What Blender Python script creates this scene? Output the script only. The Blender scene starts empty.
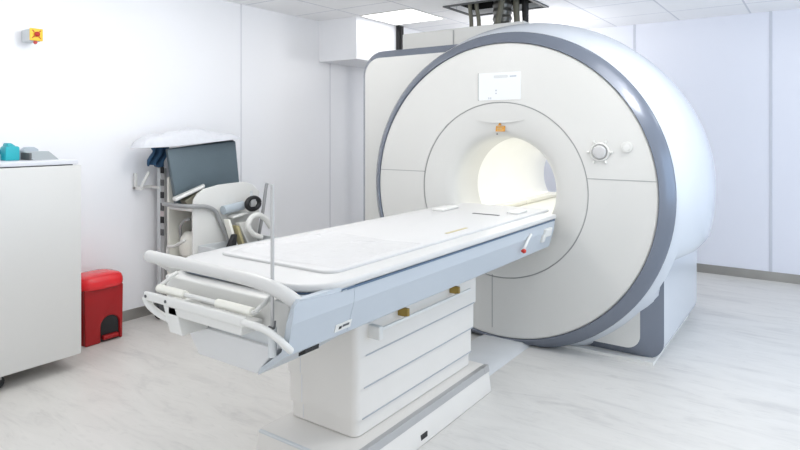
import bpy, bmesh, math, random
from mathutils import Vector, Matrix
random.seed(7)
S = 0.9                       # drawing units -> metres
C = bpy.context.scene.collection
PI = math.pi
TH = math.atan(422/600)

# ------------------------------------------------------------------ materials
def mat(name, col, rough=0.45, metal=0.0, noise=0.0, nscale=8.0, bump=0.0, bscale=40.0, spec=0.5, coat=0.0, emit=None, estr=0.0):
    m = bpy.data.materials.new(name); m.use_nodes = True
    nt = m.node_tree; b = nt.nodes['Principled BSDF']
    b.inputs['Base Color'].default_value = (*col, 1)
    b.inputs['Roughness'].default_value = rough
    b.inputs['Metallic'].default_value = metal
    b.inputs['Specular IOR Level'].default_value = spec
    b.inputs['Coat Weight'].default_value = coat
    b.inputs['Coat Roughness'].default_value = 0.15
    if emit:
        b.inputs['Emission Color'].default_value = (*emit, 1)
        b.inputs['Emission Strength'].default_value = estr
    tc = nt.nodes.new('ShaderNodeTexCoord')
    if noise:
        n = nt.nodes.new('ShaderNodeTexNoise'); n.inputs['Scale'].default_value = nscale
        n.inputs['Detail'].default_value = 5
        nt.links.new(tc.outputs['Object'], n.inputs['Vector'])
        r = nt.nodes.new('ShaderNodeValToRGB')
        r.color_ramp.elements[0].position = 0.3; r.color_ramp.elements[1].position = 0.7
        r.color_ramp.elements[0].color = (*[max(0, c*(1-noise)) for c in col], 1)
        r.color_ramp.elements[1].color = (*[min(1, c*(1+noise*0.5)) for c in col], 1)
        nt.links.new(n.outputs['Fac'], r.inputs['Fac'])
        nt.links.new(r.outputs['Color'], b.inputs['Base Color'])
    if bump:
        n2 = nt.nodes.new('ShaderNodeTexNoise'); n2.inputs['Scale'].default_value = bscale
        nt.links.new(tc.outputs['Object'], n2.inputs['Vector'])
        bp = nt.nodes.new('ShaderNodeBump'); bp.inputs['Strength'].default_value = bump; bp.inputs['Distance'].default_value = 0.01
        nt.links.new(n2.outputs['Fac'], bp.inputs['Height'])
        nt.links.new(bp.outputs['Normal'], b.inputs['Normal'])
    return m

def srgb(r, g, b):
    f = lambda c: (c/255/12.92) if c/255 <= .04045 else ((c/255+.055)/1.055)**2.4
    return (f(r), f(g), f(b))

M = {}
M['wall'] = mat('wall_paint', srgb(243, 244, 247), 0.4, noise=0.008, nscale=1.5)
M['wall_back'] = mat('wall_panel_cool', srgb(229, 231, 240), 0.35, noise=0.012, nscale=1.5)
M['seam'] = mat('wall_seam', srgb(202, 205, 214), 0.5, noise=0.03)
M['seam_soft'] = mat('wall_seam_soft', srgb(222, 223, 228), 0.5, noise=0.02)
M['steel'] = mat('brushed_steel_skirting', srgb(165, 163, 158), 0.38, 0.6, noise=0.15, nscale=3)
M['white'] = mat('white_plastic', srgb(222, 222, 219), 0.32, noise=0.01, nscale=3)
M['cover'] = mat('scanner_cover', srgb(212, 212, 209), 0.38, noise=0.01, nscale=2)
M['barrel'] = mat('scanner_barrel', srgb(206, 211, 218), 0.25, noise=0.008, nscale=2, coat=0.2)
M['cream'] = mat('cream_plastic', srgb(238, 237, 228), 0.4, noise=0.02)
M['bore'] = mat('bore_lining', srgb(247, 247, 244), 0.4, noise=0.01)
M['grey_trim'] = mat('blue_grey_trim', srgb(112, 119, 132), 0.25, 0.25, noise=0.03, nscale=3, coat=0.3)
M['gap'] = mat('dark_gap', srgb(95, 97, 98), 0.7, noise=0.05)
M['seam_grey'] = mat('panel_joint', srgb(158, 160, 160), 0.6, noise=0.05)
M['table_side'] = mat('blue_grey_side_panel', srgb(186, 194, 202), 0.3, noise=0.015, nscale=3)
M['dark_blue'] = mat('dark_blue_joint', srgb(84, 105, 130), 0.45, noise=0.05)
M['column'] = mat('column_cover', srgb(224, 221, 216), 0.42, noise=0.012)
M['top'] = mat('table_top', srgb(206, 206, 205), 0.3, noise=0.012)
M['black'] = mat('black_plastic', srgb(24, 24, 26), 0.45, noise=0.1)
M['rubber'] = mat('black_rubber', srgb(40, 40, 42), 0.7, noise=0.1)
M['metal'] = mat('grey_metal', srgb(180, 180, 180), 0.35, 0.4, noise=0.05)
M['greypaint'] = mat('grey_painted_tube', srgb(158, 159, 160), 0.4, 0.1, noise=0.04)
M['brass'] = mat('brass', srgb(165, 140, 75), 0.35, 0.7, noise=0.08)
M['red'] = mat('red_plastic', srgb(158, 10, 16), 0.38, noise=0.04)
M['red_lid'] = mat('red_lid_plastic', srgb(226, 34, 42), 0.25, noise=0.03, coat=0.3)
M['teal'] = mat('teal_plastic', srgb(28, 168, 180), 0.4, noise=0.05)
M['blue'] = mat('blue_plastic', srgb(28, 104, 150), 0.45, noise=0.08)
M['grey_item'] = mat('grey_plastic', srgb(160, 168, 172), 0.45, noise=0.03)
M['foam'] = mat('slate_vinyl', srgb(94, 109, 117), 0.5, noise=0.05, nscale=5, bump=0.15, bscale=60)
M['sheet'] = mat('white_cotton', srgb(212, 214, 219), 0.8, noise=0.05, nscale=9, bump=1.0, bscale=14)
M['bluecloth'] = mat('blue_cloth', srgb(62, 100, 135), 0.85, noise=0.25, nscale=14, bump=0.6, bscale=30)
M['yellow'] = mat('yellow_label', srgb(248, 205, 60), 0.5, noise=0.03)
M['orange'] = mat('orange_label', srgb(205, 140, 25), 0.5, noise=0.05)
M['redbutton'] = mat('red_button', srgb(190, 50, 40), 0.35, noise=0.05)
M['khaki'] = mat('khaki_hose', srgb(120, 118, 104), 0.6, noise=0.1)
M['duct'] = mat('corrugated_duct', srgb(128, 128, 124), 0.35, 0.5, noise=0.2, nscale=12)
M['void_shade'] = mat('void_shade_paint', srgb(24, 24, 26), 0.9, noise=0.1)  # darkness of the unlit void put into the colour
M['cabinet'] = mat('cabinet_laminate', srgb(212, 212, 210), 0.4, noise=0.008, nscale=2)
M['worktop'] = mat('worktop_laminate', srgb(214, 216, 222), 0.35, noise=0.02)
M['screen'] = mat('lit_screen', srgb(90, 94, 98), 0.2, noise=0.0, emit=(0.95, 0.98, 1.0), estr=0.80)
M['handle'] = mat('handle_plastic', srgb(206, 206, 204), 0.35, noise=0.01)
M['skirt_shade'] = mat('skirt_overhang_shade', srgb(170, 174, 180), 0.6, noise=0.02)
M['diffuser'] = mat('lamp_diffuser', srgb(240, 240, 240), 0.5, emit=(1.0, .99, .98), estr=3.0)
M['dial'] = mat('dial_grey', srgb(196, 196, 196), 0.35, noise=0.02)
M['foot_panel'] = mat('foot_panel', srgb(216, 217, 218), 0.35, noise=0.01)
M['pole'] = mat('pale_pole', srgb(188, 188, 188), 0.35, 0.2, noise=0.03)
M['icon'] = mat('screen_marks', srgb(165, 175, 190), 0.4, noise=0.02)
M['strip'] = mat('bore_light_strip', srgb(255, 252, 235), 0.4, emit=(1.0, 0.98, 0.9), estr=1.3)
M['pad'] = mat('white_pad', srgb(206, 206, 206), 0.5, noise=0.01)
M['tray'] = mat('grey_tray', srgb(206, 210, 212), 0.45, noise=0.02)
M['bluegrey'] = mat('blue_grey_cushion', srgb(176, 186, 194), 0.5, noise=0.03)
M['tan'] = mat('tan_plastic', srgb(190, 180, 140), 0.5, noise=0.06)
M['pink'] = mat('pale_pink_tape', srgb(212, 200, 200), 0.6, noise=0.05)
M['plinth'] = mat('floor_duct_vinyl', srgb(206, 208, 210), 0.4, noise=0.05, nscale=5)

def plastic_sheet():
    m = bpy.data.materials.new('clear_plastic'); m.use_nodes = True
    nt = m.node_tree; b = nt.nodes['Principled BSDF']
    b.inputs['Base Color'].default_value = (0.92, 0.92, 0.93, 1); b.inputs['Roughness'].default_value = 0.12
    b.inputs['Alpha'].default_value = 0.2
    tc = nt.nodes.new('ShaderNodeTexCoord'); n = nt.nodes.new('ShaderNodeTexNoise'); n.inputs['Scale'].default_value = 9
    n.inputs['Distortion'].default_value = 1.2
    nt.links.new(tc.outputs['Object'], n.inputs['Vector'])
    bp = nt.nodes.new('ShaderNodeBump'); bp.inputs['Strength'].default_value = 0.5; bp.inputs['Distance'].default_value = 0.02
    nt.links.new(n.outputs['Fac'], bp.inputs['Height']); nt.links.new(bp.outputs['Normal'], b.inputs['Normal'])
    return m
M['plastic'] = plastic_sheet()

def floor_mat():
    m = bpy.data.materials.new('vinyl_floor'); m.use_nodes = True
    nt = m.node_tree; b = nt.nodes['Principled BSDF']; N = nt.nodes.new; K = nt.links.new
    tc = N('ShaderNodeTexCoord'); mp = N('ShaderNodeMapping')
    mp.inputs['Rotation'].default_value = (0, 0, -0.35); mp.inputs['Scale'].default_value = (1.0, 4.0, 1.0)
    K(tc.outputs['Object'], mp.inputs['Vector'])
    n1 = N('ShaderNodeTexNoise'); n1.inputs['Scale'].default_value = 2.2; n1.inputs['Detail'].default_value = 9
    n1.inputs['Roughness'].default_value = 0.65; n1.inputs['Distortion'].default_value = 0.8
    K(mp.outputs['Vector'], n1.inputs['Vector'])
    r1 = N('ShaderNodeValToRGB')
    e = r1.color_ramp.elements
    e[0].position = 0.30; e[0].color = (*srgb(196, 194, 191), 1)
    e[1].position = 0.62; e[1].color = (*srgb(215, 213, 209), 1)
    x = e.new(0.45); x.color = (*srgb(210, 208, 204), 1)
    K(n1.outputs['Fac'], r1.inputs['Fac'])
    n2 = N('ShaderNodeTexNoise'); n2.inputs['Scale'].default_value = 5.5; n2.inputs['Detail'].default_value = 6; n2.inputs['Distortion'].default_value = 2.0
    K(mp.outputs['Vector'], n2.inputs['Vector'])
    r2 = N('ShaderNodeValToRGB')
    f = r2.color_ramp.elements
    f[0].position = 0.56; f[0].color = (1, 1, 1, 1); f[1].position = 0.78; f[1].color = (0.86, 0.86, 0.86, 1)
    K(n2.outputs['Fac'], r2.inputs['Fac'])
    mx = N('ShaderNodeMix'); mx.data_type = 'RGBA'; mx.blend_type = 'MULTIPLY'; mx.inputs['Factor'].default_value = 0.8
    K(r1.outputs['Color'], mx.inputs['A']); K(r2.outputs['Color'], mx.inputs['B'])
    K(mx.outputs['Result'], b.inputs['Base Color'])
    b.inputs['Roughness'].default_value = 0.38
    return m
M['floor'] = floor_mat()

def ceiling_mat():
    m = bpy.data.materials.new('ceiling_tiles'); m.use_nodes = True
    nt = m.node_tree; b = nt.nodes['Principled BSDF']; N = nt.nodes.new; K = nt.links.new
    tc = N('ShaderNodeTexCoord'); sp = N('ShaderNodeSeparateXYZ'); K(tc.outputs['Object'], sp.inputs['Vector'])
    T = 0.667*S
    facs = []
    for ax, off in (('X', 1.93*S), ('Y', -6.5*S)):
        a = N('ShaderNodeMath'); a.operation = 'ADD'; a.inputs[1].default_value = off + 40*T; K(sp.outputs[ax], a.inputs[0])
        d = N('ShaderNodeMath'); d.operation = 'DIVIDE'; d.inputs[1].default_value = T; K(a.outputs[0], d.inputs[0])
        fr = N('ShaderNodeMath'); fr.operation = 'FRACT'; K(d.outputs[0], fr.inputs[0])
        s = N('ShaderNodeMath'); s.operation = 'SUBTRACT'; s.inputs[1].default_value = 0.5; K(fr.outputs[0], s.inputs[0])
        ab = N('ShaderNodeMath'); ab.operation = 'ABSOLUTE'; K(s.outputs[0], ab.inputs[0])
        g = N('ShaderNodeMath'); g.operation = 'GREATER_THAN'; g.inputs[1].default_value = 0.487; K(ab.outputs[0], g.inputs[0])
        facs.append(g)
    mxm = N('ShaderNodeMath'); mxm.operation = 'MAXIMUM'; K(facs[0].outputs[0], mxm.inputs[0]); K(facs[1].outputs[0], mxm.inputs[1])
    mx = N('ShaderNodeMix'); mx.data_type = 'RGBA'
    mx.inputs['A'].default_value = (*srgb(251, 251, 252), 1); mx.inputs['B'].default_value = (*srgb(218, 220, 225), 1)
    K(mxm.outputs[0], mx.inputs['Factor']); K(mx.outputs['Result'], b.inputs['Base Color'])
    b.inputs['Roughness'].default_value = 0.7
    return m
M['ceiling'] = ceiling_mat()

# ------------------------------------------------------------------ mesh builder (drawing units, world coordinates)
class MB:
    def __init__(s): s.v = []; s.f = []
    def add(s, vs, fs):
        o = len(s.v); s.v += [tuple(p) for p in vs]; s.f += [tuple(i+o for i in f) for f in fs]; return s
    def box(s, a, b, rot=None, piv=None):
        x0, y0, z0 = a; x1, y1, z1 = b
        vs = [Vector(p) for p in ((x0,y0,z0),(x1,y0,z0),(x1,y1,z0),(x0,y1,z0),(x0,y0,z1),(x1,y0,z1),(x1,y1,z1),(x0,y1,z1))]
        if rot is not None:
            piv = Vector(piv) if piv is not None else Vector(((x0+x1)/2, (y0+y1)/2, (z0+z1)/2))
            vs = [piv + rot @ (p-piv) for p in vs]
        return s.add(vs, [(3,2,1,0),(4,5,6,7),(0,1,5,4),(1,2,6,5),(2,3,7,6),(3,0,4,7)])
    def prism(s, pts, ax, a, b):            # polygon in the plane across axis ax, from a to b
        n = len(pts)
        def P(p, t):
            return {'x': (t, p[0], p[1]), 'y': (p[0], t, p[1]), 'z': (p[0], p[1], t)}[ax]
        vs = [P(p, a) for p in pts] + [P(p, b) for p in pts]
        return s.add(vs, [tuple(range(n))[::-1], tuple(range(n, 2*n))] + [(i, (i+1) % n, n+(i+1) % n, n+i) for i in range(n)])
    def hexa(s, vs):
        return s.add(vs, [(3,2,1,0),(4,5,6,7),(0,1,5,4),(1,2,6,5),(2,3,7,6),(3,0,4,7)])
    def tube(s, pts, r, n=12, smooth=True, cap=True):
        P = [Vector(p) for p in pts]
        if smooth and len(P) > 2:
            Q = []
            for i in range(len(P)-1):
                p0 = P[max(i-1, 0)]; p1 = P[i]; p2 = P[i+1]; p3 = P[min(i+2, len(P)-1)]
                for k in range(6):
                    t = k/6
                    Q.append(0.5*((2*p1)+(p2-p0)*t+(2*p0-5*p1+4*p2-p3)*t*t+(3*p1-p0-3*p2+p3)*t**3))
            Q.append(P[-1]); P = Q
        m = len(P); vs = []
        up = None
        for i, p in enumerate(P):
            t = (P[min(i+1, m-1)]-P[max(i-1, 0)]).normalized()
            if up is None:
                up = Vector((0, 0, 1)) if abs(t.z) < 0.9 else Vector((1, 0, 0))
            a = t.cross(up).normalized(); up = a.cross(t).normalized()
            rr = r[min(len(r)-1, int(i*len(r)/m))] if isinstance(r, (list, tuple)) else r
            for k in range(n):
                w = 2*PI*k/n; vs.append(p + a*math.cos(w)*rr + up*math.sin(w)*rr)
        fs = [(i*n+k, i*n+(k+1) % n, (i+1)*n+(k+1) % n, (i+1)*n+k) for i in range(m-1) for k in range(n)]
        if cap: fs += [tuple(range(n))[::-1], tuple(range((m-1)*n, m*n))]
        return s.add(vs, fs)
    def lathe(s, prof, c, ax='y', n=96, closed=False, fn=None, caps=False):   # prof: (radius, along-axis); c: the two other coordinates
        vs = []
        for r, t in prof:
            for k in range(n):
                w = 2*PI*k/n; u, v = c[0]+r*math.cos(w), c[1]+r*math.sin(w)
                p = {'x': (t, u, v), 'y': (u, t, v), 'z': (u, v, t)}[ax]
                vs.append(fn(p) if fn else p)
        m = len(prof)
        rng = range(m) if closed else range(m-1)
        fs = [(i*n+k, i*n+(k+1) % n, ((i+1) % m)*n+(k+1) % n, ((i+1) % m)*n+k) for i in rng for k in range(n)]
        if caps: fs += [tuple(range(n))[::-1], tuple(range((m-1)*n, m*n))]
        return s.add(vs, fs)
    def grid(s, nx, ny, fn):
        vs = [fn(i/nx, j/ny) for j in range(ny+1) for i in range(nx+1)]
        return s.add(vs, [(j*(nx+1)+i, j*(nx+1)+i+1, (j+1)*(nx+1)+i+1, (j+1)*(nx+1)+i) for j in range(ny) for i in range(nx)])

def rrect(x0, x1, y0, y1, r, n=6):
    if not isinstance(r, (list, tuple)): r = [r]*4            # corners: (x0,y0) (x1,y0) (x1,y1) (x0,y1)
    out = []
    for (cx, cy, a, rr) in ((x0+r[0], y0+r[0], PI, r[0]), (x1-r[1], y0+r[1], 1.5*PI, r[1]), (x1-r[2], y1-r[2], 0, r[2]), (x0+r[3], y1-r[3], PI/2, r[3])):
        for k in range(n+1):
            w = a+PI/2*k/n; out.append((cx+rr*math.cos(w), cy+rr*math.sin(w)))
    return out

def link(name, mb, m, parent=None, bevel=0, seg=3, smooth=True, angle=35, sub=0, solid=0):
    me = bpy.data.meshes.new(name)
    off = Vector(parent.get('_w', (0, 0, 0))) if parent else Vector((0, 0, 0))
    if parent is None:
        xs = [p[0] for p in mb.v]; ys = [p[1] for p in mb.v]; zs = [p[2] for p in mb.v]
        off = Vector(((min(xs)+max(xs))/2, (min(ys)+max(ys))/2, min(zs)))
        if name in ('floor', 'ceiling', 'wall_left', 'wall_back'): off = Vector((0, 0, 0))
    me.from_pydata([tuple((Vector(p)-off)*S) for p in mb.v], [], mb.f)
    bm = bmesh.new(); bm.from_mesh(me); bmesh.ops.recalc_face_normals(bm, faces=bm.faces); bm.to_mesh(me); bm.free()
    me.materials.append(m)
    o = bpy.data.objects.new(name, me); C.objects.link(o)
    if parent: o.parent = parent
    else: o.location = off*S
    o['_w'] = tuple(off)
    if bevel:
        bv = o.modifiers.new('bevel', 'BEVEL'); bv.width = bevel*S; bv.segments = seg; bv.limit_method = 'ANGLE'; bv.angle_limit = math.radians(30)
    if sub:
        sb = o.modifiers.new('sub', 'SUBSURF'); sb.levels = sub; sb.render_levels = sub
    if solid:
        so = o.modifiers.new('solid', 'SOLIDIFY'); so.thickness = solid*S; so.offset = 0
    if smooth:
        me.shade_smooth()
        if angle < 180: me.set_sharp_from_angle(angle=math.radians(angle)) if not bevel else None
    return o

def thing(name, loc, label, cat, group=None):
    o = bpy.data.objects.new(name, None); C.objects.link(o)
    o.empty_display_size = 0.1; o.location = Vector(loc)*S; o['_w'] = tuple(loc)
    o['label'] = label; o['category'] = cat
    if group: o['group'] = group
    return o
def tag(o, label, cat, group=None, kind=None):
    o['label'] = label; o['category'] = cat
    if group: o['group'] = group
    if kind: o['kind'] = kind
    return o
def struct(name, mb, m, **k):
    o = link(name, mb, m, **k); o['kind'] = 'structure'; return o

# ------------------------------------------------------------------ the room
WL, WB, ZC = -4.5, 7.06, 2.70
struct('floor', MB().box((WL-.1, -0.6, -.1), (2.6, WB+.1, 0)), M['floor'])
# ceiling with a service opening above the scanner
hx0, hx1, hy0, hy1 = -2.95, -2.18, 4.98, 5.52
cb = MB()
for a, b in (((WL-.1, -0.6), (2.6, hy0)), ((WL-.1, hy1), (2.6, WB+.1)), ((WL-.1, hy0), (hx0, hy1)), ((hx1, hy0), (2.6, hy1))):
    cb.box((a[0], a[1], ZC), (b[0], b[1], ZC+.05))
struct('ceiling', cb, M['ceiling'], smooth=False)
struct('wall_left', MB().box((WL-.1, -0.6, 0), (WL, WB+.1, ZC)), M['wall'], smooth=False)
struct('wall_back', MB().box((WL, WB, 0), (2.6, WB+.1, ZC)), M['wall_back'], smooth=False)
struct('baseboard_left', MB().box((WL, -0.6, 0), (WL+.012, WB, .082)), M['steel'], smooth=False)
struct('baseboard_back', MB().box((WL+.012, WB-.012, 0), (2.6, WB, .09)), M['steel'], smooth=False)
i = 1
for y in (3.781, 5.037):
    struct('trim_%d' % i, MB().box((WL, y-.006, .082), (WL+.004, y+.006, ZC)), M['seam_soft'], smooth=False); i += 1
for x in (-0.42, -1.73):
    struct('trim_%d' % i, MB().box((x-.013, WB-.006, .09), (x+.013, WB, ZC)), M['seam'], smooth=False); i += 1
struct('trim_6', MB().box((WL, 4.858, 2.255), (-3.975, WB, ZC)), M['wall'], smooth=False)
# the void, its unlit darkness painted near black, and the frame of the ceiling opening
vd = MB()
vd.box((hx0-.03, hy0-.03, ZC+.30), (hx1+.03, hy1+.03, ZC+.33))
vd.box((hx0-.03, hy0-.03, ZC+.05), (hx0, hy1+.03, ZC+.30)); vd.box((hx1, hy0-.03, ZC+.05), (hx1+.03, hy1+.03, ZC+.30))
vd.box((hx0, hy0-.03, ZC+.05), (hx1, hy0, ZC+.30)); vd.box((hx0, hy1, ZC+.05), (hx1, hy1+.03, ZC+.30))
struct('trim_7', vd, M['void_shade'], smooth=False)
fr = MB()
for a, b in (((hx0-.03, hy0-.03), (hx0, hy1+.03)), ((hx0, hy0-.03), (hx1, hy0)), ((hx0, hy1), (hx1, hy1+.03)), ((hx1, hy0-.03), (hx1+.03, hy1+.03))):
    fr.box((a[0], a[1], ZC-.012), (b[0], b[1], ZC))
struct('trim_5', fr, M['gap'], smooth=False)

cl = thing('ceiling_light', (-3.595, 5.17, ZC), 'bright square ceiling light panel beside the white ceiling bulkhead', 'light')
link('frame', MB().box((-3.92, 4.845, ZC-.010), (-3.905, 5.495, ZC)).box((-3.285, 4.845, ZC-.010), (-3.27, 5.495, ZC)).box((-3.905, 4.845, ZC-.010), (-3.285, 4.86, ZC)).box((-3.905, 5.48, ZC-.010), (-3.285, 5.495, ZC)), M['white'], cl, smooth=False)
link('diffuser', MB().box((-3.905, 4.86, ZC-.007), (-3.285, 5.48, ZC-.001)), M['diffuser'], cl, smooth=False)

# ------------------------------------------------------------------ the scanner
CX, CZ = -1.885, 1.08
mri = thing('mri_scanner', (CX, 3.9, 0), 'large white MRI scanner with a round blue-grey rimmed front and open bore', 'scanner')
NSEG = 144
# front cover: flat face, flare and lip
YF = 3.91
EL = 1.02
def ell(p): return (CX+(p[0]-CX)*EL, p[1], p[2])
def clampf(p): return (CX+(p[0]-CX)*EL, p[1], max(p[2], .006))
link('front_cover', MB().lathe([(1.045, YF+.06), (1.045, YF+.006), (1.038, YF), (.628, YF)], (CX, CZ), n=NSEG, fn=clampf), M['cover'], mri)
fl = [(.620, YF+.002), (.60, YF+.003), (.55, YF+.008), (.50, YF+.015), (.46, YF+.024), (.43, YF+.035), (.405, YF+.050), (.389, YF+.070), (.379, YF+.10), (.375, YF+.14), (.375, YF+.40)]
link('bore_flare', MB().lathe([(.620, YF+.03)]+fl, (CX, CZ), n=NSEG, fn=ell), M['cover'], mri, angle=60)
def ringseam(name, r, w, y, m): return link(name, MB().lathe([(r-w, y), (r+w, y)], (CX, CZ), n=NSEG, fn=ell), m, mri)
ringseam('round_joint', .624, .0032, YF+.003, M['seam_grey'])
link('bore_lining', MB().lathe([(.375, YF+.40), (.375, 4.8), (.375, 5.70), (.378, 5.72), (.38, 5.73), (.45, 5.74), (.52, 5.745)], (CX, CZ), n=NSEG, fn=ell), M['bore'], mri, angle=60)
# joints across the face
for a, b in ((-1.055, -.631), (.631, 1.055)):
    link('panel_joint', MB().box((CX+a, YF-.0015, 1.186), (CX+b, YF+.01, 1.191)), M['seam_grey'], mri, smooth=False)
link('panel_joint', MB().box((-1.942, YF-.0015, .09), (-1.937, YF+.01, .47)), M['seam_grey'], mri, smooth=False)
# blue-grey ring round the face
link('ring_trim', MB().lathe([(1.048, YF+.05), (1.048, YF-.002), (1.053, YF-.008), (1.081, YF+.010), (1.111, YF+.036), (1.130, YF+.060), (1.134, YF+.073), (1.130, YF+.083)], (CX, CZ), n=NSEG, fn=clampf), M['grey_trim'], mri, angle=50)
# barrel behind the ring
XR = -.822
def clampb(p):
    x, y, z = ell(p)
    z = max(z, .012)
    if y > YF+.177 and x > XR-.035:
        w = min(1, max(0, (z-.58)/.16)); w = w*w*(3-2*w); x = XR-.035+(x-XR+.035)*w
    return (x, y, z)
bp = [(1.117, YF+.073), (1.120, YF+.093), (1.142, YF+.13), (1.171, YF+.176), (1.172, YF+.178), (1.185, YF+.20), (1.225, YF+.31), (1.25, YF+.43), (1.26, YF+.57), (1.25, YF+.8), (1.22, YF+1.05), (1.16, YF+1.4), (1.02, YF+1.74), (.9, YF+1.835), (.52, YF+1.835)]
link('barrel_cover', MB().lathe(bp, (CX, CZ), n=NSEG, fn=clampb), M['barrel'], mri, angle=50)
# joint running back over the barrel
w = math.radians(61.5)
link('barrel_joint', MB().tube([(CX+(r+.0005)*math.cos(w), y, CZ+(r+.0005)*math.sin(w)) for r, y in bp[1:11]], .003, n=6), M['seam_grey'], mri)
# tall side housing on the left with its chamfered grey rim
def rimmed(front, back_o, inner, outer, yi, yo, ybk, mf, mr, mbk, parent, pre):
    n = len(inner)
    link(pre+'_panel', MB().add([(p[0], yi, p[1]) for p in inner], [tuple(range(n))]), mf, parent, smooth=False)
    r = MB(); r.add([(p[0], yi, p[1]) for p in inner] + [(p[0], yo, p[1]) for p in outer], [(i, (i+1) % n, n+(i+1) % n, n+i) for i in range(n)])
    link(pre+'_trim', r, mr, parent, angle=60)
    b = MB(); b.add([(p[0], yo, p[1]) for p in outer] + [(p[0], ybk, p[1]) for p in outer], [(i, (i+1) % n, n+(i+1) % n, n+i) for i in range(n)] + [tuple(range(n, 2*n))])
    link(pre+'_body', b, mbk, parent, angle=40)
def housing(x0, y0, y1, rb, rt, xr, xt):
    p = rrect(x0, xr, y0, y1, [rb, .0, .0, rt], 8); p = [q for k, q in enumerate(p) if k < 9 or k >= 27]
    return p[:9] + [(xr, y0), (xr, 1.72), (xt, 1.72), (xt, y1)] + p[9:]
inn = housing(-3.215, .09, 2.118, .06, .15, -2.42, -1.95)
out = housing(-3.285, .035, 2.182, .10, .21, -2.42, -1.95)
rimmed(None, None, inn, out, 4.05, 4.115, 5.35, M['cover'], M['grey_trim'], M['cover'], mri, 'side_housing')
inn = rrect(-1.8, -.968, .075, .655, [.01, .09, .01, .01], 8)
out = rrect(-1.8, XR-.012, .010, .655, [.01, .12, .01, .01], 8)
rimmed(None, None, inn, out, 4.09, 4.15, 5.38, M['cover'], M['grey_trim'], M['barrel'], mri, 'foot_housing')
link('plinth', MB().box((-3.25, 4.06, 0), (XR-.06, 5.3, .02)), M['white'], mri, smooth=False)
link('top_box', MB().box((-3.14, 4.5, 2.12), (-1.95, 5.46, 2.385)), M['cover'], mri, bevel=.012)
link('top_box_joint', MB().box((-2.605, 4.494, 2.13), (-2.595, 4.502, 2.37)), M['seam_grey'], mri, smooth=False)
# screen
sc = link('display_screen', MB().prism(rrect(-2.046, -1.718, 1.722, 1.917, .006), 'y', YF-.006, YF+.004), M['screen'], mri, smooth=False)
bz = MB().box((-2.052, YF-.004, 1.72), (-2.045, YF+.004, 1.919)); link('screen_bezel', bz, M['seam_grey'], mri, smooth=False)
ic = MB()
ic.prism(rrect(-1.925, -1.815, 1.878, 1.898, .009), 'y', YF-.0075, YF-.0062)
link('screen_icon', ic, M['tray'], sc, smooth=False)
link('screen_icon', MB().box((-1.80, YF-.0075, 1.882), (-1.75, YF-.0062, 1.89)), M['icon'], sc, smooth=False)
link('screen_icon', MB().box((-1.965, YF-.0075, 1.728), (-1.96, YF-.0062, 1.742)).box((-1.95, YF-.0075, 1.728), (-1.945, YF-.0062, 1.742)), M['icon'], sc, smooth=False)
link('screen_icon', MB().box((-1.91, YF-.0075, 1.785), (-1.902, YF-.0062, 1.795)).box((-1.91, YF-.0075, 1.765), (-1.902, YF-.0062, 1.773)), M['icon'], sc, smooth=False)
# recess crease, warning labels, lamp above the bore
cr = []
for k in range(21):
    t = -1+2*k/20; cr.append((CX+.185*t, CZ+.498))
low = [(CX+.185*t, CZ+.498-.020*(1-t*t)) for t in [1-2*k/20 for k in range(1, 20)]]
link('recess_lip', MB().prism(cr+low, 'y', YF+.004, YF+.05), M['cover'], mri, smooth=False)
R10 = Matrix.Rotation(math.radians(-14), 3, 'X')
lb = MB().box((CX-.036, -.0015, -.024), (CX+.036, .0015, .024))
def place_flare(mb, dy, z):   # tilt a small plate so that it lies on the flare
    mb.v = [tuple(R10 @ Vector((p[0]-CX, p[1], p[2])) + Vector((CX, dy, z))) for p in mb.v]; return mb
wl = link('warning_label', place_flare(lb, YF+.022, CZ+.440), M['orange'], mri, smooth=False)
marks = MB()
for k in range(3): marks.box((CX-.026, -.003, .008-.012*k), (CX+.026-.012*(k % 2), -.0016, .012-.012*k))
link('label_marks', place_flare(marks, YF+.022, CZ+.440), M['tan'], wl, smooth=False)
tri = MB().prism([(CX-.016, -.012), (CX+.012, -.012), (CX-.002, .012)], 'y', -.0015, .0015)
link('warning_triangle', place_flare(tri, YF+.016, CZ+.472), M['orange'], mri, smooth=False)
link('bore_sensor', MB().lathe([(.004, 3.955), (.004, 4.0)], (CX-.04, CZ+.398), n=10, caps=True), M['black'], mri)
# control dial and button
dx, dz = -1.172, 1.364
link('control_ring', MB().lathe([(.062, YF), (.062, YF-.010), (.056, YF-.014), (.050, YF-.010), (.050, YF)], (dx, dz), n=40), M['white'], mri)
link('control_dial', MB().lathe([(.044, YF), (.044, YF-.018), (.038, YF-.026), (.022, YF-.03), (.0001, YF-.03)], (dx, dz), n=32), M['dial'], mri)
for k in range(6):
    a = k*PI/3; kt = MB().tube([(dx+.066*math.cos(a), YF-.006, dz+.066*math.sin(a)), (dx+.083*math.cos(a), YF-.006, dz+.083*math.sin(a))], .008, n=8, smooth=False)
    link('control_key', kt, M['white'], mri)
link('call_button', MB().lathe([(.034, YF), (.034, YF-.012), (.027, YF-.014), (.025, YF-.010), (.022, YF-.014), (.0001, YF-.016)], (-1.004, 1.399), n=28), M['white'], mri)
# inside the bore: track, ledge, light strip
link('bore_track', MB().prism([(CX-.30, .862), (CX+.30, .862), (CX+.24, .80), (CX-.24, .80)], 'y', 4.00, 5.70), M['cream'], mri, smooth=False)
for y0, y1 in ((4.06, 4.45), (4.46, 4.90), (4.91, 5.69)):
    link('bore_ledge', MB().box((CX-.335, y0, .862), (CX-.215, y1, .903)), M['cream'], mri, bevel=.012)
link('bore_lamp', MB().box((CX-.328, 4.10, .904), (CX-.31, 5.6, .910)), M['strip'], mri, smooth=False)

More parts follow.
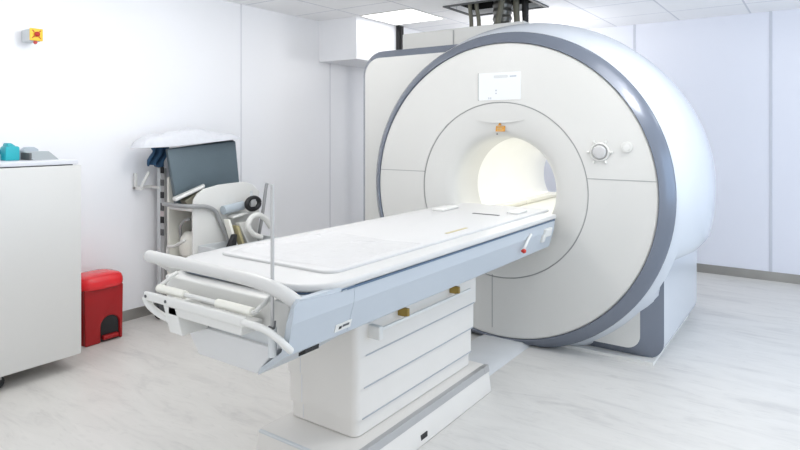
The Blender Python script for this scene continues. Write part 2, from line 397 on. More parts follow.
# ------------------------------------------------------------------ ducts and hoses into the ceiling
def duct(px, py, r, ztop, zbot, n=9):
    prof = []
    for k in range(n*4+1):
        z = zbot+(ztop-zbot)*k/(n*4); prof.append((r*(1+.07*math.cos(k*PI/2)), z))
    return MB().lathe(prof, (px, py), ax='z', n=28, caps=True)
t = tag(link('corrugated_duct', duct(-2.53, 5.32, .090, ZC+.28, 2.387), M['duct'], angle=180), 'thick corrugated grey duct rising from scanner top into the ceiling opening', 'duct')
def hose(pts, r, m, lab): return tag(link('cable_hose', MB().tube(pts, r, n=12), m, angle=180), lab, 'hose')
hose([(-2.755, 5.07, ZC+.25), (-2.75, 5.07, ZC), (-2.735, 5.07, 2.55), (-2.735, 5.07, 2.387)], .019, M['khaki'], 'khaki hose farthest left of those going into the ceiling opening')
hose([(-2.685, 5.07, ZC+.25), (-2.68, 5.07, ZC), (-2.655, 5.07, 2.55), (-2.655, 5.07, 2.387)], .019, M['khaki'], 'khaki hose second from left, just left of the corrugated duct')
hose([(-2.455, 5.14, ZC+.25), (-2.455, 5.14, ZC), (-2.49, 5.14, 2.52), (-2.50, 5.14, 2.387)], .027, M['khaki'], 'khaki hose running up across the front of the corrugated duct')
hose([(-2.37, 5.28, ZC+.25), (-2.37, 5.28, ZC), (-2.355, 5.27, 2.52), (-2.355, 5.27, 2.387)], .030, M['khaki'], 'khaki hose just right of the corrugated duct beside the black pipe')
hose([(-2.295, 5.32, ZC+.25), (-2.295, 5.32, ZC), (-2.29, 5.32, 2.5), (-2.29, 5.32, 2.387)], .032, M['black'], 'black pipe farthest right of those going into the ceiling opening')
cs = thing('cable_drop', (-3.955, 5.62, 0), 'dark cable channel beside the ceiling bulkhead, above the left scanner housing', 'cable channel')
link('channel', MB().box((-3.972, 5.57, 0), (-3.93, 5.66, ZC)), M['black'], cs, smooth=False)
link('cable', MB().tube([(-3.925, 5.60, ZC-.01), (-3.923, 5.60, 2.5), (-3.923, 5.59, 2.20), (-3.925, 5.60, 1.9)], .010, n=8), M['rubber'], cs)

# ------------------------------------------------------------------ floor duct between table and scanner
fp = MB().prism([(-2.05, 0), (-1.66, 0), (-1.71, .028), (-2.0, .028)], 'y', 3.14, 4.02)
tag(link('floor_duct_cover', fp, M['plinth'], bevel=.006), 'low grey floor cover plate between table base and scanner', 'floor cover')

# ------------------------------------------------------------------ the patient table
tb = thing('patient_table', (CX, 2.4, 0), 'long white patient table with blue-grey sides docked at the scanner', 'table')
TX = -1.85
link('base', MB().prism([(-2.11, 0), (-1.553, 0), (-1.577, .148), (-1.600, .15), (-2.09, .15)], 'y', 1.85, 3.13), M['column'], tb, bevel=.010)
link('base_edge_strip', MB().prism([(-1.602, .1515), (-1.576, .1515), (-1.568, .118), (-1.574, .115)], 'y', 1.90, 3.08).prism([(-1.6, .1515), (-1.574, .1515), (-1.567, .117), (-1.574, .115)], 'y', 3.07, 3.125), M['metal'], tb, smooth=False)
link('base_edge_strip', MB().box((-2.08, 1.846, .140), (-1.62, 1.865, .1512)), M['tray'], tb, bevel=.004)
link('base_notch', MB().box((-1.58, 2.39, .028), (-1.557, 2.445, .052)), M['black'], tb, smooth=False)
# telescopic column: overlapping skirts
hs = [.15, .225, .365, .51, .655]
for k in range(4):
    g = .010*k
    sk = link('column_skirt', MB().prism(rrect(-2.07-g, -1.668+g, 2.035-g, 3.085+g, .035), 'z', hs[k]+.004, hs[k+1]+(.03 if k < 3 else .08)), M['column'], tb)
    link('skirt_joint_and_shade', MB().box((-1.985, 2.0335-g, hs[k]+.012), (-1.982, 2.04-g, hs[k+1])), M['seam_soft'], sk, smooth=False)
    if k: link('skirt_joint_and_shade', MB().box((-1.68+g, 2.07, hs[k]+.0005), (-1.666+g, 3.07, hs[k]+.0065)), M['skirt_shade'], sk, smooth=False)  # grey strip painted as the shadow line under the skirt overhang
# shell
sec = [(-.425, .918), (-.42, .86), (-.385, .745), (-.16, .625), (.16, .625), (.385, .745), (.42, .86), (.425, .918)]
Y0, Y1 = 1.735, 3.78
sh = MB()
def ring_at(y, k=1.0, dz=0): return [(TX+p[0]*k, y, p[1]+dz) for p in sec]
r0 = ring_at(Y0); n = len(sec)
r1 = ring_at(Y1)
sh.add(r0+r1, [(i, (i+1) % n, n+(i+1) % n, n+i) for i in range(n)] + [tuple(range(n))[::-1], tuple(range(n, 2*n))])
link('shell', sh, M['table_side'], tb, smooth=False)
for sg in (1,):
    ck_ = [(.385, .745), (.42, .86), (.425, .918), (.425, .935), (.398, .935), (.393, .86), (.358, .748)]
    y_f = [1.425, 1.415, 1.42, 1.44, 1.44, 1.415, 1.425]
    m_ = len(ck_); cm = MB().add([(TX+sg*p[0], y_f[k], p[1]) for k, p in enumerate(ck_)] + [(TX+sg*p[0], 1.733, p[1]) for p in ck_], [(i, (i+1) % m_, m_+(i+1) % m_, m_+i) for i in range(m_)] + [tuple(range(m_))[::-1], tuple(range(m_, 2*m_))])
    link('end_cheek', cm, M['table_side'], tb, smooth=False)
    fm = MB().hexa([(TX+sg*.16, 1.50, .606), (TX+sg*.385, 1.425, .745), (TX+sg*.385, 1.733, .745), (TX+sg*.16, 1.733, .606), (TX+sg*.16, 1.50, .625), (TX+sg*.36, 1.425, .755), (TX+sg*.36, 1.733, .755), (TX+sg*.16, 1.733, .625)])
    link('end_fillet', fm, M['table_side'], tb, smooth=False)
    arc = [(TX+.262+.166*math.sin(PI/2*k/10), 1.684-.166*math.cos(PI/2*k/10), .9185) for k in range(11)]
    B_ = [(-1.60, 1.41, .972), (-1.55, 1.413, .962), (-1.50, 1.42, .95), (-1.455, 1.43, .938), (-1.425, 1.445, .934), (-1.424, 1.49, .931), (-1.424, 1.53, .928), (-1.424, 1.57, .925), (-1.4245, 1.61, .922), (-1.425, 1.65, .920), (-1.425, 1.70, .9185)]
    link('corner_cap', MB().add(arc+B_, [(k, k+1, 12+k, 11+k) for k in range(10)]), M['table_side'], tb, angle=180, solid=.004)
# rim and top deck, rounded at the foot end
def plan(hw, yf, ye, rad, z0, z1, bulge=.0):
    pts = rrect(TX-hw, TX+hw, yf, ye, [rad, rad, .01, .01], 10)
    return MB().prism(pts, 'z', z0, z1)
link('joint_strip', plan(.428, 1.518, 3.785, .17, .9175, .9255), M['dark_blue'], tb)
link('deck', plan(.430, 1.515, 3.80, .17, .926, .956), M['top'], tb, bevel=.014)
link('deck_pad', MB().prism(rrect(TX-.335, TX+.335, 1.70, 3.93, [.06, .06, .03, .03]), 'z', .95, .968), M['pad'], tb, bevel=.006)
link('deck_slot', MB().box((-1.845, 3.43, .9675), (-1.66, 3.455, .9705)), M['gap'], tb, smooth=False)
link('deck_slot', MB().box((-1.602, 2.68, .9675), (-1.585, 2.90, .9705)), M['tan'], tb, smooth=False)
link('head_clip', MB().box((-2.13, 3.40, .968), (-2.05, 3.62, .985)), M['white'], tb, bevel=.006)
link('head_clip', MB().box((-1.66, 3.55, .968), (-1.58, 3.70, .983)), M['white'], tb, bevel=.006)
# push handle round the foot end
hz = [(-2.258, 1.56, .90), (-2.272, 1.48, .962), (-2.262, 1.43, .984), (-2.21, 1.41, .990), (-2.03, 1.405, .990), (-1.84, 1.402, .990), (-1.68, 1.402, .988), (-1.575, 1.408, .980), (-1.51, 1.418, .965), (-1.468, 1.436, .942), (-1.456, 1.47, .912), (-1.456, 1.53, .875)]
link('push_handle', MB().tube(hz, .0245, n=16), M['handle'], tb, angle=180)
# foot end boxes
link('foot_shelf', MB().hexa([(-2.205, 1.475, .775), (-1.515, 1.475, .775), (-1.515, 1.60, .775), (-2.205, 1.60, .775), (-2.225, 1.47, .905), (-1.50, 1.47, .905), (-1.50, 1.60, .918), (-2.225, 1.60, .918)]), M['white'], tb, bevel=.008)
link('shelf_slot', MB().box((-2.16, 1.466, .830), (-2.095, 1.474, .836)), M['gap'], tb, smooth=False)
link('shelf_slot', MB().box((-2.10, 1.466, .800), (-2.094, 1.474, .836)), M['gap'], tb, smooth=False)
link('foot_box', MB().hexa([(-2.04, 1.50, .606), (-1.70, 1.50, .606), (-1.70, 1.60, .612), (-2.04, 1.60, .612), (-2.09, 1.47, .735), (-1.56, 1.47, .735), (-1.56, 1.60, .735), (-2.09, 1.60, .735)]), M['foot_panel'], tb, bevel=.006)
link('foot_recess', MB().box((-2.15, 1.485, .735), (-1.53, 1.56, .80)), M['tray'], tb, smooth=False)
link('foot_bar', MB().box((-2.175, 1.345, .838), (-1.59, 1.362, .872)), M['white'], tb, bevel=.006)
link('foot_bar_lip', MB().box((-2.04, 1.362, .80), (-1.62, 1.46, .835)), M['white'], tb, bevel=.005)
fb = MB().tube([(-2.175, 1.353, .850), (-2.155, 1.36, .815), (-2.10, 1.38, .78), (-2.02, 1.41, .755), (-1.97, 1.46, .735)], .014, n=10)
link('foot_bar_arm', fb, M['white'], tb, angle=180)
link('foot_bar_arm', MB().tube([(-1.60, 1.353, .855), (-1.55, 1.356, .852), (-1.505, 1.37, .84), (-1.468, 1.39, .812), (-1.452, 1.41, .785), (-1.452, 1.43, .765)], .0125, n=10), M['white'], tb, angle=180)
link('foot_bar_bracket', MB().hexa([(-2.03, 1.362, .735), (-1.95, 1.362, .735), (-1.95, 1.48, .735), (-2.03, 1.48, .735), (-2.08, 1.362, .85), (-2.00, 1.362, .85), (-2.00, 1.48, .85), (-2.08, 1.48, .85)]), M['white'], tb, bevel=.004)
rl = link('roller_bar', MB().tube([(-2.15, 1.39, .880), (-1.585, 1.39, .880)], .009, n=10, smooth=False), M['white'], tb, angle=60)
for a, b in ((-2.14, -1.97), (-1.78, -1.595)):
    link('roller_sleeve', MB().tube([(a, 1.39, .880), (b, 1.39, .880)], .016, n=14, smooth=False), M['cream'], rl, angle=60)
for x in (-2.15, -1.585):
    link('roller_strut', MB().tube([(x, 1.39, .880), (x+.005, 1.475, .925)], .008, n=8, smooth=False), M['white'], tb)
for px in (-2.16, -2.03):
    link('foot_bar_bolt', MB().lathe([(.006, 1.342), (.006, 1.35)], (px, .855), n=10, caps=True), M['gap'], tb)
# drip pole
link('pole', MB().tube([(-1.535, 1.425, .80), (-1.535, 1.425, 1.318)], .0065, n=12, smooth=False), M['pole'], tb, angle=60)
link('pole_socket', MB().tube([(-1.535, 1.425, .73), (-1.535, 1.425, .83)], .015, n=14, smooth=False), M['tray'], tb, angle=60)
link('pole_clamp', MB().tube([(-1.535, 1.41, .835), (-1.50, 1.40, .84), (-1.495, 1.40, .865)], .004, n=6), M['gap'], tb)
# side fittings
link('black_slot', MB().hexa([(-1.515, 1.53, .702), (-1.483, 1.53, .718), (-1.483, 1.60, .718), (-1.515, 1.60, .702), (-1.515, 1.53, .724), (-1.481, 1.53, .738), (-1.481, 1.60, .738), (-1.515, 1.60, .724)]), M['black'], tb, smooth=False)
def on_side(y, z): # x on the lower shell side
    return TX + (.385 + (.42-.385)*(z-.745)/(.86-.745) if z < .86 else .42+.005*(z-.86)/.058)
def side_plate(name, y0, y1, z0, z1, m, th=.003, parent=tb, lift=0.0, bevel=0):
    a, b = on_side(0, z0)+lift, on_side(0, z1)+lift
    return link(name, MB().hexa([(a-.004, y0, z0), (a+th, y0, z0), (a+th, y1, z0), (a-.004, y1, z0), (b-.004, y0, z1), (b+th, y0, z1), (b+th, y1, z1), (b-.004, y1, z1)]), m, parent, smooth=False, bevel=bevel)
lp = side_plate('maker_plate', 1.655, 1.745, .762, .792, M['white'])
side_plate('plate_print', 1.675, 1.69, .770, .781, M['black'], .001, lp, .003)
side_plate('plate_print', 1.695, 1.732, .774, .783, M['gap'], .001, lp, .003)
# lever
lv = link('release_lever', MB().tube([(TX+.418, 3.28, .800), (TX+.432, 3.295, .83), (TX+.432, 3.34, .865), (TX+.425, 3.39, .880)], .008, n=8), M['white'], tb, angle=180)
lv2 = link('lever_knob', MB().lathe([(.0001, TX+.442), (.010, TX+.44), (.014, TX+.43), (.010, TX+.418), (.0001, TX+.41)], (3.275, .800), ax='x', n=14), M['redbutton'], lv, angle=180); lv2['label'] = 'red knob of the release lever'
side_plate('docking_hook', 3.60, 3.70, .83, .885, M['white'], .022, bevel=.008)
side_plate('docking_hook_foot', 3.58, 3.62, .80, .85, M['white'], .02, bevel=.008)
# accessory rail on the column
rl2 = link('accessory_rail', MB().box((-1.594, 2.10, .620), (-1.582, 2.93, .634)), M['white'], tb, bevel=.003)
for y in (2.32, 2.80):
    link('rail_clip', MB().box((-1.66, y-.009, .630), (-1.583, y+.009, .668)), M['brass'], rl2, smooth=False)
link('rail_end', MB().box((-1.66, 2.085, .585), (-1.576, 2.115, .645)), M['white'], rl2, bevel=.006)

# crinkled clear plastic cover near the foot end
def wr(u, v):
    x = TX-.30+.60*u; y = 1.74+.62*v
    z = .9705+.0012*math.sin(17*u+5*v)+.0012*math.sin(11*v-7*u)
    ridge = max(0, 1-abs((v-.82)+.10*math.sin(5*u))*22)*.010*(.5+.5*math.sin(13*u))
    ridge += max(0, 1-abs((v-.22)-.06*math.sin(6*u))*20)*.010*(.5+.5*math.cos(11*u))
    ridge += max(0, 1-abs((u-.1)+.05*math.sin(7*v))*20)*.007
    return (x+.012*math.sin(9*v), y+.012*math.sin(8*u), z+max(0, ridge))
tag(link('plastic_cover', MB().grid(60, 60, wr), M['plastic'], angle=180), 'crinkled clear plastic sheet lying on the foot end of the table', 'plastic sheet')

# ------------------------------------------------------------------ cabinet in the left foreground
cab = thing('cabinet', (-4.12, 1.30, 0), 'tall plain off-white cabinet on casters at the left edge', 'cabinet')
link('body', MB().box((-4.42, .70, .095), (-3.83, 1.944, 1.285)), M['cabinet'], cab, bevel=.004)
link('worktop', MB().box((-4.42, .69, 1.292), (-3.842, 1.930, 1.318)), M['worktop'], cab, bevel=.004)
link('top_gap', MB().box((-4.40, .71, 1.284), (-3.86, 1.905, 1.293)), M['gap'], cab, smooth=False)
for x, y in ((-3.92, 1.50), (-4.34, 1.50), (-3.92, .80), (-4.34, .80)):
    w = link('caster', MB().lathe([(.0001, x-.016), (.036, x-.016), (.04, x-.010), (.04, x+.010), (.036, x+.016), (.0001, x+.016)], (y, .04), ax='x', n=20), M['rubber'], cab)
    link('caster_fork', MB().box((x-.02, y-.02, .055), (x+.02, y+.02, .097)), M['metal'], w, smooth=False)

# things on the cabinet
ZT = 1.318
d = thing('tape_dispenser', (-4.10, 1.67, ZT), 'teal plastic dispenser standing on the cabinet top', 'dispenser')
link('body', MB().prism(rrect(1.605, 1.683, ZT, ZT+.088, [.004, .004, .014, .014]), 'x', -4.14, -4.06), M['teal'], d, bevel=.004)
link('lid', MB().hexa([(-4.135, 1.615, ZT+.088), (-4.065, 1.615, ZT+.088), (-4.065, 1.665, ZT+.088), (-4.135, 1.665, ZT+.088), (-4.13, 1.62, ZT+.108), (-4.07, 1.62, ZT+.108), (-4.07, 1.64, ZT+.108), (-4.13, 1.64, ZT+.108)]), M['teal'], d, bevel=.004)
e = MB().tube([(-4.19, 1.54, ZT+.020), (-4.17, 1.60, ZT+.05), (-4.172, 1.65, ZT+.052), (-4.175, 1.705, ZT+.053)], .016, n=10)
e.box((-4.22, 1.50, ZT), (-4.15, 1.60, ZT+.045))
tag(link('blue_strap', e, M['blue'], angle=50), 'blue plastic strap lying behind the teal dispenser', 'strap')
g = thing('grey_holder', (-4.1, 1.82, ZT), 'grey wedge-shaped holder on the cabinet top right of the teal dispenser', 'holder')
link('base', MB().hexa([(-4.15, 1.735, ZT), (-4.00, 1.735, ZT), (-4.00, 1.89, ZT), (-4.15, 1.89, ZT), (-4.13, 1.72, ZT+.052), (-4.08, 1.72, ZT+.052), (-4.08, 1.865, ZT+.052), (-4.13, 1.865, ZT+.052)]), M['grey_item'], g, bevel=.004)
link('hump', MB().prism([(1.735, ZT), (1.735, ZT+.058), (1.76, ZT+.078), (1.80, ZT+.080), (1.825, ZT+.064), (1.835, ZT)], 'x', -4.20, -4.135), M['bluegrey'], g, bevel=.004)
link('dark_side', MB().box((-4.14, 1.722, ZT), (-4.02, 1.734, ZT+.045)), M['gap'], g, smooth=False)

# ------------------------------------------------------------------ red pedal bin
bn = thing('pedal_bin', (-4.26, 2.26, 0), 'red plastic pedal bin on the floor beside the cabinet', 'bin')
bx0, bx1, by0, by1 = -4.40, -4.165, 2.13, 2.425
def tapered(x0, x1, y0, y1, r, z0, z1, k0=1.0, k1=1.0, n=7):
    pts = rrect(x0, x1, y0, y1, r, n); cx, cy = (x0+x1)/2, (y0+y1)/2; N = len(pts)
    a = [(cx+(p[0]-cx)*k0, cy+(p[1]-cy)*k0, z0) for p in pts]; b = [(cx+(p[0]-cx)*k1, cy+(p[1]-cy)*k1, z1) for p in pts]
    return a, b, N
mb = MB()
# body with an arched pedal opening cut in the +x face: side walls built as a front plate with an arch
a, b, N = tapered(bx0, bx1-.02, by0+.005, by1-.005, .05, 0, .40, .95, 1.0)
mb.add(a+b, [tuple(range(N))[::-1], tuple(range(N, 2*N))] + [(i, (i+1) % N, N+(i+1) % N, N+i) for i in range(N)])
link('body', mb, M['red'], bn, angle=40)
ay0, ay1 = 2.252, 2.390; am = (ay0+ay1)/2; ar = (ay1-ay0)/2; az = .112
arch = [(am+ar*math.cos(PI*k/16), az+ar*math.sin(PI*k/16)) for k in range(17)]   # from y1 side to y0 side
poly = [(by1-.012, 0.0), (by1-.006, .395), (by0+.006, .395), (by0+.012, 0.0), (ay0, 0.0)] + arch[::-1] + [(ay1, 0.0)]
link('front_panel', MB().prism(poly, 'x', bx1-.03, bx1), M['red'], bn, bevel=.012)
link('pedal_well', MB().prism([(ay0, .002)] + arch[::-1] + [(ay1, .002)], 'x', bx1-.028, bx1-.018), M['black'], bn, smooth=False)
link('pedal', MB().box((bx1-.02, ay0+.012, .018), (bx1+.012, ay1-.012, .048)), M['red'], bn, bevel=.006)
lid = MB()
pts = rrect(bx0-.005, bx1+.012, by0-.008, by1+.008, .085, 8); N = len(pts); cx, cy = (bx0+bx1)/2, (by0+by1)/2
rings = [(1.0, .385), (1.04, .393), (1.058, .412), (1.045, .438), (.99, .460), (.88, .474), (.6, .484), (.3, .487)]
vs = []
for k, z in rings: vs += [(cx+(p[0]-cx)*k, cy+(p[1]-cy)*k, z) for p in pts]
lid.add(vs, [(r*N+i, r*N+(i+1) % N, (r+1)*N+(i+1) % N, (r+1)*N+i) for r in range(len(rings)-1) for i in range(N)] + [tuple(range(N))[::-1], tuple(range((len(rings)-1)*N, len(rings)*N))])
link('lid', lid, M['red_lid'], bn, angle=180)

# ------------------------------------------------------------------ emergency stop box on the left wall
es = thing('emergency_stop', (WL, 1.93, 2.12), 'small grey emergency stop box with a yellow plate high on left wall', 'switch')
XP = WL+.135
link('housing', MB().box((WL, 1.872, 2.108), (XP, 1.945, 2.195)), M['tray'], es, bevel=.012)
yp = link('yellow_plate', MB().box((XP, 1.868, 2.112), (XP+.008, 1.952, 2.196)), M['yellow'], es, bevel=.004)
bt = link('stop_button', MB().lathe([(.0001, XP+.030), (.014, XP+.029), (.017, XP+.023), (.017, XP+.015), (.010, XP+.008)], (1.91, 2.156), ax='x', n=20), M['redbutton'], es, angle=60); bt['label'] = 'red push button'
for k in range(4):
    w = PI/4+k*PI/2; ar_ = MB().tube([(XP+.009, 1.91+.020*math.cos(w), 2.156+.020*math.sin(w)), (XP+.009, 1.91+.038*math.cos(w), 2.156+.038*math.sin(w))], .003, n=6, smooth=False)
    link('arrow_mark', ar_, M['redbutton'], yp)
link('keyhole', MB().lathe([(.0001, XP+.012), (.010, XP+.012), (.012, XP-.002)], (1.905, 2.100), ax='x', n=16), M['redbutton'], es)

# ------------------------------------------------------------------ accessory trolley by the left wall
tr = thing('coil_trolley', (-4.12, 3.2, 0), 'white accessory trolley with shelves and side board against the left wall', 'trolley')
XA, XB, YA, YB = -4.285, -3.965, 2.86, 3.52
link('side_board', MB().prism([(YA, .16), (YB, .16), (YB, .93), (YA+.05, .93), (YA+.035, 1.12), (YA+.01, 1.135), (YA, 1.12)], 'x', XA-.012, XA+.012), M['cream'], tr, bevel=.004)
link('side_board', MB().prism([(YA, .16), (YB, .16), (YB, .985), (YB-.02, 1.00), (YB-.07, 1.045), (YB-.16, 1.075), (YB-.30, 1.072), (YB-.42, 1.068), (YA+.10, 1.045), (YA+.04, 1.01), (YA+.01, .97), (YA, .92)], 'x', XB-.011, XB+.011), M['white'], tr, bevel=.004)
link('shelf', MB().box((XA+.012, YA+.002, .875), (XB-.011, YB-.02, .910)), M['white'], tr, bevel=.003)
link('shelf', MB().box((XA+.012, YA+.01, .46), (XB-.011, YB-.02, .482)), M['white'], tr, bevel=.003)
link('back_board', MB().box((XA+.012, YB-.05, .16), (XB-.011, YB-.02, .875)), M['cream'], tr, smooth=False)
link('floor_board', MB().box((XA-.012, YA, .13), (XB+.011, YB, .16)), M['white'], tr, smooth=False)
link('frame_post', MB().box((-4.405, 2.842, .10), (-4.365, 2.875, 1.20)), M['tray'], tr, bevel=.003)
pz = MB().box((-4.362, 2.85, .16), (-4.318, 2.87, 1.20)); ps = link('perforated_strip', pz, M['metal'], tr, smooth=False)
for k in range(6):
    z = .66+.10*k; link('slot_block', MB().box((-4.36, 2.843, z), (-4.32, 2.85, z+(.05 if k != 2 else .06))), M['rubber'] if k % 2 else M['gap'], ps, smooth=False)
link('tape_band', MB().box((-4.36, 2.842, .815), (-4.32, 2.85, .855)), M['pink'], ps, smooth=False)
link('post_foot', MB().box((-4.41, 2.84, .10), (-4.31, 2.90, .13)), M['greypaint'], tr, smooth=False)
for x, y in ((-4.32, 2.82), (-3.99, 2.90), (-4.28, 3.48), (-3.99, 3.48)):
    w = link('caster', MB().lathe([(.0001, x-.014), (.04, x-.014), (.05, x-.008), (.05, x+.008), (.04, x+.014), (.0001, x+.014)], (y, .05), ax='x', n=22), M['rubber'], tr)
    link('caster_fork', MB().box((x-.022, y-.02, .05), (x+.022, y+.02, .135)), M['gap'], w, smooth=False)
hd = [(-4.25, 2.80, .925), (-4.10, 2.795, .925), (-3.97, 2.80, .925), (-3.93, 2.86, .922), (-3.93, 2.97, .905), (-3.93, 3.05, .86), (-3.93, 3.09, .78), (-3.90, 3.16, .62), (-3.89, 3.18, .516)]
link('grab_tube', MB().tube(hd, .017, n=12), M['greypaint'], tr, angle=180)
link('grab_tube', MB().tube([(-3.90, 3.44, .515), (-3.90, 3.50, .75), (-3.90, 3.545, 1.00), (-3.90, 3.56, 1.05)], .014, n=10), M['greypaint'], tr, angle=180)
link('tray', MB().box((-3.95, 2.90, .50), (-3.72, 3.52, .512)).box((-3.732, 2.90, .512), (-3.72, 3.52, .612)).box((-3.95, 2.90, .512), (-3.732, 2.912, .612)).box((-3.95, 3.508, .512), (-3.732, 3.52, .612)).box((-3.952, 2.912, .512), (-3.945, 3.508, .612)), M['tray'], tr, bevel=.003)

# things on and in the trolley
RX = Matrix.Rotation
def rbox(c, s, R): 
    mb = MB(); mb.box((-s[0]/2, -s[1]/2, -s[2]/2), (s[0]/2, s[1]/2, s[2]/2)); mb.v = [tuple(R @ Vector(p)+Vector(c)) for p in mb.v]; return mb
# slate foam block: corners taken on two planes
fbk = MB().hexa([(-4.15, 2.85, .911), (-4.15, 3.49, .911), (-4.262, 3.49, .911), (-4.262, 2.90, .911),
                 (-4.15, 2.763, 1.361), (-4.15, 3.427, 1.413), (-4.262, 3.49, 1.425), (-4.262, 2.82, 1.358)])
tag(link('foam_block', fbk, M['foam'], bevel=.012), 'dark slate grey foam block resting on top of the trolley', 'foam block')
# pillow over the top
def pil(u, v):
    a = (u-.5)*2; b = (v-.5)*2
    a2 = a*math.sqrt(max(0, 1-.22*b*b)); b2 = b*math.sqrt(max(0, 1-.30*a*a))
    y = 3.015+.475*a2; x = -4.225+.135*b2+.02*a
    e = max(0, (1-abs(a)**4))**.5*max(0, (1-abs(b)**4))**.5
    if y < 2.86: base = 1.372-.012*(2.86-y)/.3
    else: base = 1.374+.083*(y-2.86)
    return x, y, base, e
def ptop(u, v):
    x, y, b, e = pil(u, v); a = (u-.5)*2
    return (x, y, b+.012+e*(.112-.072*max(0, a)**.8-.018*max(0, -a)+.010*math.sin(9*u+6*v)+.008*math.sin(25*u-9*v)+.006*math.sin(14*u+17*v)))
def pbot(u, v):
    x, y, b, e = pil(u, v); return (x, y, b+.012-.006*e)
pm = MB().grid(44, 22, ptop); pm.grid(44, 22, pbot)
pl = tag(link('pillow', pm, M['sheet'], angle=180), 'white pillow in a crumpled cover lying over the slate foam block', 'pillow')
def clo(u, v):
    z = 1.374-.155*v+.012*math.sin(7*u); y = 2.755+.14*u+.015*math.sin(6*v); x = -4.36+.03*math.sin(14*u+3*v)-.02*v
    return (x, y, z)
tag(link('blue_cloth', MB().grid(22, 16, clo), M['bluecloth'], angle=180, solid=.012), 'bundled blue cloth hanging below the white pillow', 'cloth')
# wall bracket
wb = thing('wall_bracket', (WL, 2.72, 1.03), 'white angled bracket fixed to the wall left of the trolley', 'bracket')
link('arm', MB().box((WL+.02, 2.685, 1.035), (-4.37, 2.705, 1.055)).box((WL+.02, 2.685, 1.035), (WL+.04, 2.705, 1.165)), M['white'], wb, smooth=False)
link('brace', MB().tube([(WL+.09, 2.705, 1.05), (-4.385, 2.76, 1.175)], .012, n=8, smooth=False), M['white'], wb)
link('rail', MB().box((WL, 2.69, 1.035), (WL+.02, 2.85, 1.06)).box((WL+.02, 2.835, 1.035), (-4.37, 2.85, 1.055)), M['white'], wb, smooth=False)
# tilted white tray lying on shelf top
tp = thing('tilted_coil_plate', (-4.1, 2.95, .93), 'cream padded coil plate tilted on the trolley top before the slate foam block', 'coil')
tpm = MB().hexa([(-4.138, 2.80, .957), (-4.045, 2.765, .957), (-3.985, 2.99, 1.05), (-4.08, 3.05, 1.05), (-4.138, 2.80, .985), (-4.045, 2.765, .985), (-3.985, 2.99, 1.078), (-4.08, 3.05, 1.078)])
link('plate', tpm, M['white'], tp, bevel=.010)
link('underside', MB().hexa([(-4.10, 2.87, .912), (-4.02, 2.87, .912), (-3.99, 2.97, .912), (-4.07, 3.02, .912), (-4.11, 2.85, .958), (-4.03, 2.84, .958), (-3.99, 2.985, 1.045), (-4.075, 3.035, 1.045)]), M['khaki'], tp, smooth=False)
# head coil inside the trolley compartment
hc = thing('head_coil', (-4.13, 2.95, .48), 'cream basket-shaped head coil inside the lower trolley compartment', 'coil')
link('shell', MB().lathe([(.0001, .485), (.07, .485), (.105, .52), (.115, .58), (.10, .65), (.07, .69), (.04, .70)], (-4.13, 2.99), ax='z', n=24), M['cream'], hc)
link('hoop', MB().tube([(-4.20, 2.93, .60), (-4.18, 2.90, .72), (-4.11, 2.885, .79), (-4.04, 2.89, .81)], .012, n=8), M['greypaint'], hc, angle=180)
link('strap', MB().tube([(-4.24, 2.83, .50), (-4.22, 2.82, .585), (-4.14, 2.82, .60), (-4.02, 2.83, .655)], .013, n=8), M['white'], hc, angle=180)
# things standing against the side board
bc = tag(link('bolster', MB().tube([(-3.905, 3.10, .868), (-3.905, 3.30, .888)], .036, n=18, smooth=False), M['bluegrey'], angle=60), 'pale blue-grey bolster cushion held against the trolley side board', 'cushion')
tag(link('coil_board', MB().hexa([(-3.945, 3.17, .80), (-3.84, 3.15, .80), (-3.84, 3.40, .835), (-3.945, 3.42, .835), (-3.945, 3.17, .815), (-3.84, 3.15, .815), (-3.84, 3.40, .85), (-3.945, 3.42, .85)]), M['white'], bevel=.004), 'thin white board above the leaning panels at the trolley side board', 'board')
def leaning(name, y0, y1, z0, z1, yt, m, lab, th=.022, x=-3.86):
    v = [(x, y0, z0), (x+.06, y0, z0), (x+.06, y1, z0), (x, y1, z0), (x-.03, y0-yt, z1), (x+.03, y0-yt, z1), (x+.03, y1-yt, z1), (x-.03, y1-yt, z1)]
    return tag(link(name, MB().hexa(v), m, bevel=.004), lab, 'panel')
leaning('leaning_panel', 3.16, 3.185, .514, .80, .07, M['cream'], 'narrow cream panel leaning in the tray, nearest the grey grab tube')
leaning('leaning_panel', 3.235, 3.26, .514, .74, .06, M['tan'], 'thin tan strip leaning in the tray between the white panels')
leaning('leaning_panel', 3.30, 3.41, .514, .76, .10, M['white'], 'wide white panel leaning in the tray behind the thin tan strip')
tag(link('black_wedge', MB().prism([(2.985, .514), (3.10, .514), (3.115, .69), (3.085, .69)], 'x', -3.79, -3.75), M['rubber'], bevel=.004), 'black triangular wedge standing in the grey side tray', 'wedge')
tag(link('loop_coil', MB().tube([(-3.765, 3.375, .625), (-3.765, 3.29, .665), (-3.765, 3.235, .735), (-3.765, 3.27, .80), (-3.765, 3.345, .815), (-3.765, 3.42, .77), (-3.765, 3.475, .70)], .023, n=12), M['white'], angle=180), 'white C-shaped flexible coil hung on the trolley side', 'coil')
bk = thing('black_clamp', (-3.83, 3.32, .85), 'black headset-like clamp on top of the trolley right side', 'clamp')
pts = [(-3.82, 3.335+.066*math.cos(2*PI*k/16), .905+.046*math.sin(2*PI*k/16)) for k in range(17)]
link('band', MB().tube(pts, .020, n=10), M['black'], bk, angle=180)
link('bracket', MB().box((-3.85, 3.30, .88), (-3.80, 3.35, .94)), M['metal'], bk, bevel=.005)
link('stem', MB().tube([(-3.825, 3.325, .93), (-3.825, 3.32, 1.01)], .010, n=8, smooth=False), M['tray'], bk)

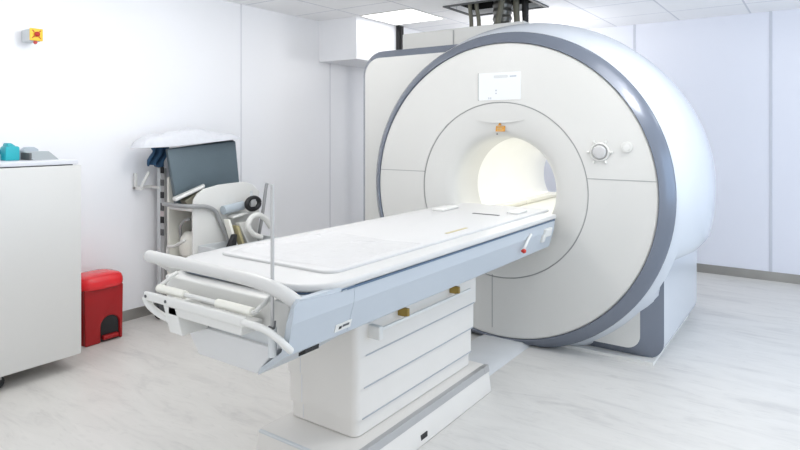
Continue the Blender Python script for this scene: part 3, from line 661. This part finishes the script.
# ------------------------------------------------------------------ light
LAMP = 5
def area(name, loc, rot, sx, sy, power, col):
    l = bpy.data.lights.new(name, 'AREA'); l.shape = 'RECTANGLE'; l.size = sx*S; l.size_y = sy*S; l.energy = power; l.color = col
    o = bpy.data.objects.new(name, l); C.objects.link(o); o.location = Vector(loc)*S; o.rotation_euler = rot
    return o
for k, (x, y) in enumerate(((-3.3, 1.2), (-3.3, 3.2), (-.6, 1.2), (-.6, 3.2))):
    area('ceiling_lamp', (x, y, ZC-.02), (0, 0, 0), .62, 1.25, LAMP, (1.0, .985, .96))
area('ceiling_lamp', (.9, 5.0, ZC-.02), (0, 0, 0), .62, 1.25, LAMP, (1.0, .985, .97))
area('window_daylight', (2.3, 4.0, 1.5), (0, PI/2, 0), 1.6, 3.2, 26, (.45, .70, 1.0))
for x, y in ((-2.6, 2.2), (-.2, 3.4), (-2.6, 6.2)):  # added fill lights, kept out of view, to brighten the ceiling
    l = bpy.data.lights.new('fill_globe', 'POINT'); l.energy = 21 if y < 5 else 17; l.shadow_soft_size = .16; l.color = (1.0, .985, .965)
    o = bpy.data.objects.new('fill_globe', l); C.objects.link(o); o.location = Vector((x, y, 2.46 if y < 5 else 2.32))*S
for y in (4.22, 4.80, 5.38):
    area('bore_downlight', (CX, y, CZ+.355), (0, 0, 0), .12, .45, 1.0, (1.0, .99, .96))
W = bpy.data.worlds.new('world'); bpy.context.scene.world = W; W.use_nodes = True
W.node_tree.nodes['Background'].inputs[0].default_value = (.93, .96, 1.0, 1); W.node_tree.nodes['Background'].inputs[1].default_value = 1.05

# ------------------------------------------------------------------ camera
cd = bpy.data.cameras.new('camera'); cam = bpy.data.objects.new('camera', cd); C.objects.link(cam)
cd.sensor_width = 36; cd.lens = 27.0; cd.shift_y = -94/800; cd.clip_start = 0.05
cam.location = Vector((0, 0, 1.5))*S; cam.rotation_euler = (PI/2, 0, TH)
sc_ = bpy.context.scene; sc_.camera = cam
for o in bpy.data.objects:
    if '_w' in o: del o['_w']
sc_.view_settings.view_transform = 'Standard'; sc_.view_settings.look = 'None'
sc_.view_settings.gamma = 1; sc_.view_settings.use_curve_mapping = False
sc_.view_settings.exposure = 0.08
